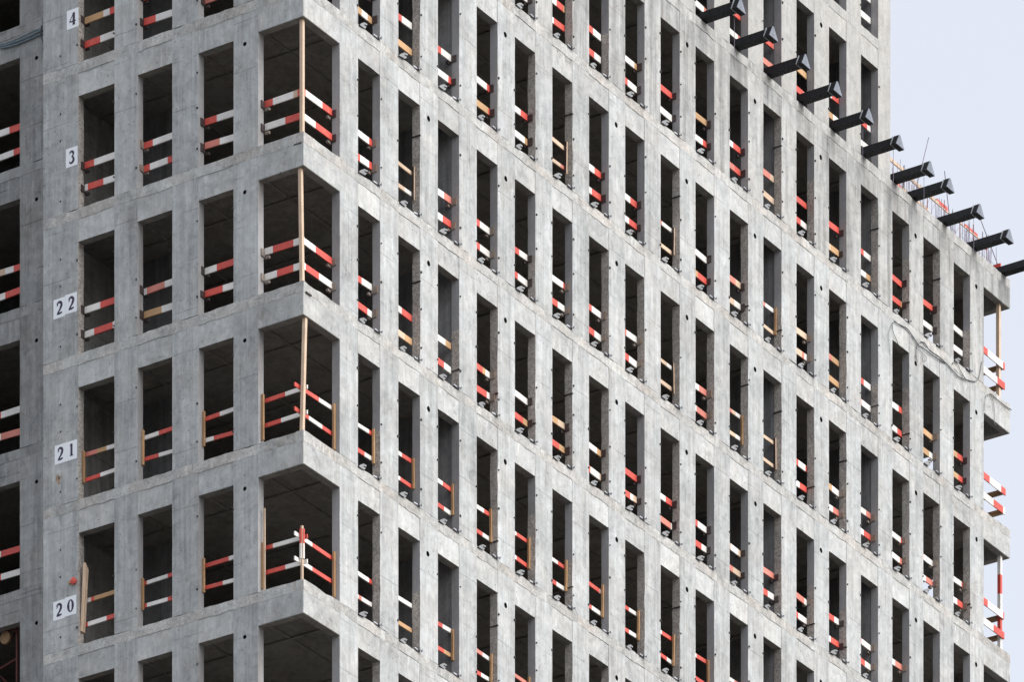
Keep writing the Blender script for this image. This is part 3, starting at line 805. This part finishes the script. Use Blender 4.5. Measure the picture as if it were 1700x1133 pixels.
cable('cable_loop', [([(1528, 568), (1535, 570), (1545, 584), (1560, 594), (1571, 604), (1582, 616), (1592, 626), (1608, 632), (1618, 634)], .012, 'cable'),
                     ([(1618, 634), (1624, 630), (1627, 620), (1629, 608), (1631, 600)], .013, 'cablelight'),
                     ([(1581, 606), (1583, 602), (1590, 606), (1594, 615), (1598, 622), (1601, 628)], .009, 'cable'),
                     ([(1528, 568), (1522, 578), (1520, 596)], .008, 'cablelight')],
      'thick dark cable sagging across the last two piers and curling up right', 'cable')
cable('cable_loop', [([(1644, 654), (1656, 664), (1668, 674), (1679, 681)], .012, 'cable'),
                     ([(1644, 654), (1637, 658), (1635, 668), (1634, 682)], .010, 'cablelight'),
                     ([(1644, 654), (1649, 668), (1651, 685), (1651, 703), (1653, 707)], .009, 'cablelight')],
      'cable draped over the far right corner beam with an end hanging down', 'cable', d=-.035)
def on_wing(x, y, d=0.0): return on_left(x, y, WS + d)
cable('conduit_bundle', [([(0, 77), (20, 71), (45, 62), (66, 51), (76, 47)], .022, 'conduit'), ([(0, 80), (25, 74), (50, 64), (76, 52)], .022, 'conduit'),
                         ([(0, 74), (20, 68), (48, 55), (76, 44)], .016, 'conduit')],
      'bundle of blue-grey conduits crossing the recessed wing at top left', 'conduit', on_wing, -.04)
cable('hanging_wire', [([(86, -6), (80, 8), (73, 25), (70, 44)], .012, 'conduit'), ([(69, 42), (68, 58), (71, 68), (75, 78)], .012, 'cable')],
      'thin cable coming down beside the conduit bundle at top left', 'wire', on_wing, -.10)

# ------------------------------------------------------------------ number sheets on the left facade
def strip_digit(mb, strokes, ox, oz, w_, h_, d=-.010):
    """strokes: lists of (x, z, half width) in a 1 x 1 cell; t runs leftwards in the picture"""
    for st in strokes:
        P_ = [Vector((x * w_, z * h_, 0)) for x, z, r in st]; R = [r * w_ * 1.35 for x, z, r in st]
        for i in range(len(P_) - 1):
            dv = (P_[i + 1] - P_[i]).normalized(); nv = Vector((-dv.y, dv.x, 0))
            q = [P_[i] + nv * R[i], P_[i] - nv * R[i], P_[i + 1] - nv * R[i + 1], P_[i + 1] + nv * R[i + 1]]
            c8 = [(d, ox - p.x, oz + p.y) for p in q] + [(d + .004, ox - p.x, oz + p.y) for p in q]
            mb.hexa(c8, 'ink')
def arc(cx, cz, rx, rz, a0, a1, w0, w1, n=9, mid=None):
    out = []
    for i in range(n + 1):
        t = i / n; an = rad(a0 + (a1 - a0) * t)
        w_ = w0 + (w1 - w0) * t if mid is None else (w0 * (1 - 2 * t) + mid * 2 * t if t < .5 else mid * (2 - 2 * t) + w1 * (2 * t - 1))
        out.append((cx + rx * math.cos(an), cz + rz * math.sin(an), w_))
    return out
DIG = {
 '2': [arc(.50, .73, .30, .24, 165, -30, .05, .11, mid=.10), [(.76, .61, .11), (.60, .38, .08), (.30, .14, .05)], [(.20, .07, .075), (.55, .07, .085), (.86, .12, .05)], [(.24, .74, .085), (.30, .70, .085)]],
 '1': [[(.52, .02, .10), (.52, .97, .10)], [(.30, .84, .03), (.52, .93, .05)], [(.32, .03, .035), (.74, .03, .035)]],
 '0': [arc(.5, .5, .30, .46, 90, 270, .035, .035, 12, .115), arc(.5, .5, .30, .46, 90, -90, .035, .035, 12, .115)],
 '3': [arc(.47, .74, .26, .22, 150, -80, .05, .04, mid=.10), arc(.45, .28, .31, .26, 85, -140, .04, .05, mid=.12), [(.20, .12, .07), (.27, .14, .07)], [(.24, .82, .06), (.30, .80, .06)]],
 '4': [[(.66, .02, .11), (.66, .97, .11)], [(.62, .93, .03), (.12, .32, .03)], [(.10, .29, .05), (.92, .29, .05)], [(.50, .03, .035), (.84, .03, .035)]],
}
def number_sign(txt, corners, label, joined=False):
    """corners: photo pixels of the sheet's top left, top right and bottom left"""
    tl, tr, bl = [on_left(*c) for c in corners]
    T0, T1, z1_, z0_ = tl[1], tr[1], tl[2], bl[2]
    slope = 0
    root = empty('number_sign', (0, T0, z0_)); tag(root, label, 'sign', 'floor numbers on the left facade')
    Wd = T0 - T1; Ht = z1_ - z0_; n = len(txt)
    if joined:
        mb = MB(); mb.box(-.006, -.003, -Wd, 0, 0, Ht, 'paper'); mb.build('sheet', root)
    else:
        for i in range(n):
            mb = MB(); j = .02 * i; tlt = jit(.01); a, b_ = -Wd * i / n, -Wd * (i + 1) / n + .004
            mb.hexa([(-.006, b_, j), (-.003, b_, j), (-.003, a, j + tlt), (-.006, a, j + tlt), (-.006, b_, Ht + j), (-.003, b_, Ht + j), (-.003, a, Ht + j + tlt), (-.006, a, Ht + j + tlt)], 'paper')
            mb.build('sheet', root)
    for i, ch in enumerate(txt):
        mb = MB(); cw = Wd / n
        dw = min(cw * .66, Ht * .50)
        strip_digit(mb, DIG[ch], -cw * i - (cw - dw) / 2, Ht * .17 + (.02 * i), dw, Ht * .66)
        mb.build('digit', root)
number_sign('4', ((111, 18.5), (130.5, 12), (111.5, 50)), 'white sheet printed with a four beside the topmost window of the left facade', True)
number_sign('3', ((109.5, 248.5), (129, 242.5), (109, 280)), 'white sheet printed with a three beside the third left window, second from top', True)
number_sign('22', ((89, 499), (128, 487.5), (89, 531)), 'two white sheets printed twenty-two left of the third window')
number_sign('21', ((91, 741.5), (128, 732.5), (91, 773)), 'white sheet printed twenty-one above a rust stain', True)
number_sign('20', ((88.5, 1001), (127, 989), (88.5, 1032.5)), 'two white sheets printed twenty under the small red lamp')

p = on_left(97, 797); mb = MB()
M['rust'] = concrete('rust_stained_concrete', (.30, .22, .16), (.26, .17, .11), 1.5, .3, 1.0, tone=0)
pts = [(.0 + (.07 + .03 * math.sin(3 * a) + .02 * math.cos(5 * a)) * math.cos(a), (.12 + .03 * math.sin(2 * a)) * math.sin(a)) for a in [2 * math.pi * i / 14 for i in range(14)]]
mb.face([(-.0035, p[1] + x, p[2] + z) for x, z in pts], 'rust')
mb.box(-.010, .0, p[1] - .035, p[1] - .005, p[2] + .0, p[2] + .07, 'K')  # black block stands for the darkness of a small hole
mb.build('rust_stain', tower, fix=False)
# small red lamp beside the third window, storey signed 20
p = on_left(123, 967, 0); root = empty('warning_lamp', p); tag(root, 'small red lamp with orange base fixed above the sheet printed twenty', 'lamp')
mb = MB()
for i in range(12):
    a, b_ = 2 * math.pi * i / 12, 2 * math.pi * (i + 1) / 12
    mb.face([(-.05 - .05, .0, 0), (-.05 - .02, -.02 + .085 * math.cos(a), .085 * math.sin(a)), (-.05 - .02, -.02 + .085 * math.cos(b_), .085 * math.sin(b_))], 'R')
    mb.face([(-.005, -.02 + .06 * math.cos(a), .06 * math.sin(a)), (-.005, -.02 + .06 * math.cos(b_), .06 * math.sin(b_)), (-.07, -.02 + .085 * math.cos(b_), .085 * math.sin(b_)), (-.07, -.02 + .085 * math.cos(a), .085 * math.sin(a))], 'R')
mb.build('lens', root)
mb = MB(); mb.box(-.06, -.004, .05, .13, -.035, .035, 'O'); mb.build('base', root)
# two tall planks leaning in the third window, storey signed 20
for i, (da, top_, lab) in enumerate(((.0, 1.62, 'tall pale plank leaning in the third window left of the corner, outer one'), (.075, 1.55, 'tall pale plank leaning in the third window left of the corner, inner one'))):
    mb = MB(); a1 = 6.612
    mb.hexa([(.06 + da, -.05, 0), (.12 + da, -.05, 0), (.12 + da, 0, 0), (.06 + da, 0, 0), (.05 + da, -.16, top_), (.11 + da, -.16, top_ - .05), (.11 + da, -.10, top_ - .05), (.05 + da, -.10, top_)], 'T')
    o = mb.build('timber_plank'); place(o, (0, a1 - .01, sill(20) + .35)); tag(o, lab, 'plank', 'planks leaning in one left facade window')
M['framered'] = metal('dark_red_steel', (.10, .025, .02), .6, .1)
# red steel frame and round hatch in the wing's lowest window
o0 = on_wing(10, 1120, .35); root = empty('red_steel_frame', o0); tag(root, 'dark red tubular steel frame inside the lowest wing window', 'steel frame')
mb = MB()
mb.tube([(0, -.35, -1.6), (0, -.35, 1.05)], .035, 'framered'); mb.tube([(0, -.35, 1.0), (0, .9, 1.35)], .03, 'framered'); mb.tube([(0, -.35, .3), (0, .9, .0)], .03, 'framered')
mb.tube([(0, .9, -1.6), (0, .9, 1.4)], .035, 'framered'); mb.tube([(.3, -.35, -.6), (.3, .9, .6)], .03, 'framered'); mb.tube([(0, -.35, 1.05), (.5, .3, 1.0)], .025, 'framered')
mb.build('frame_tube', root)
p = on_wing(9, 1060, .30); mb = MB()
for i in range(16):
    a, b_ = 2 * math.pi * i / 16, 2 * math.pi * (i + 1) / 16; r = .155
    mb.face([(-.03, 0, 0), (-.02, r * math.cos(a), r * math.sin(a)), (-.02, r * math.cos(b_), r * math.sin(b_))], 'G')
    mb.face([(-.02, r * math.cos(a), r * math.sin(a)), (-.02, r * math.cos(b_), r * math.sin(b_)), (.05, r * math.cos(b_), r * math.sin(b_)), (.05, r * math.cos(a), r * math.sin(a))], 'G')
    mb.face([(.05, 0, 0), (.05, r * math.cos(a), r * math.sin(a)), (.05, r * math.cos(b_), r * math.sin(b_))], 'G')
o = mb.build('round_disc'); place(o, p); tag(o, 'round orange-brown disc above the red steel frame at bottom left', 'disc')
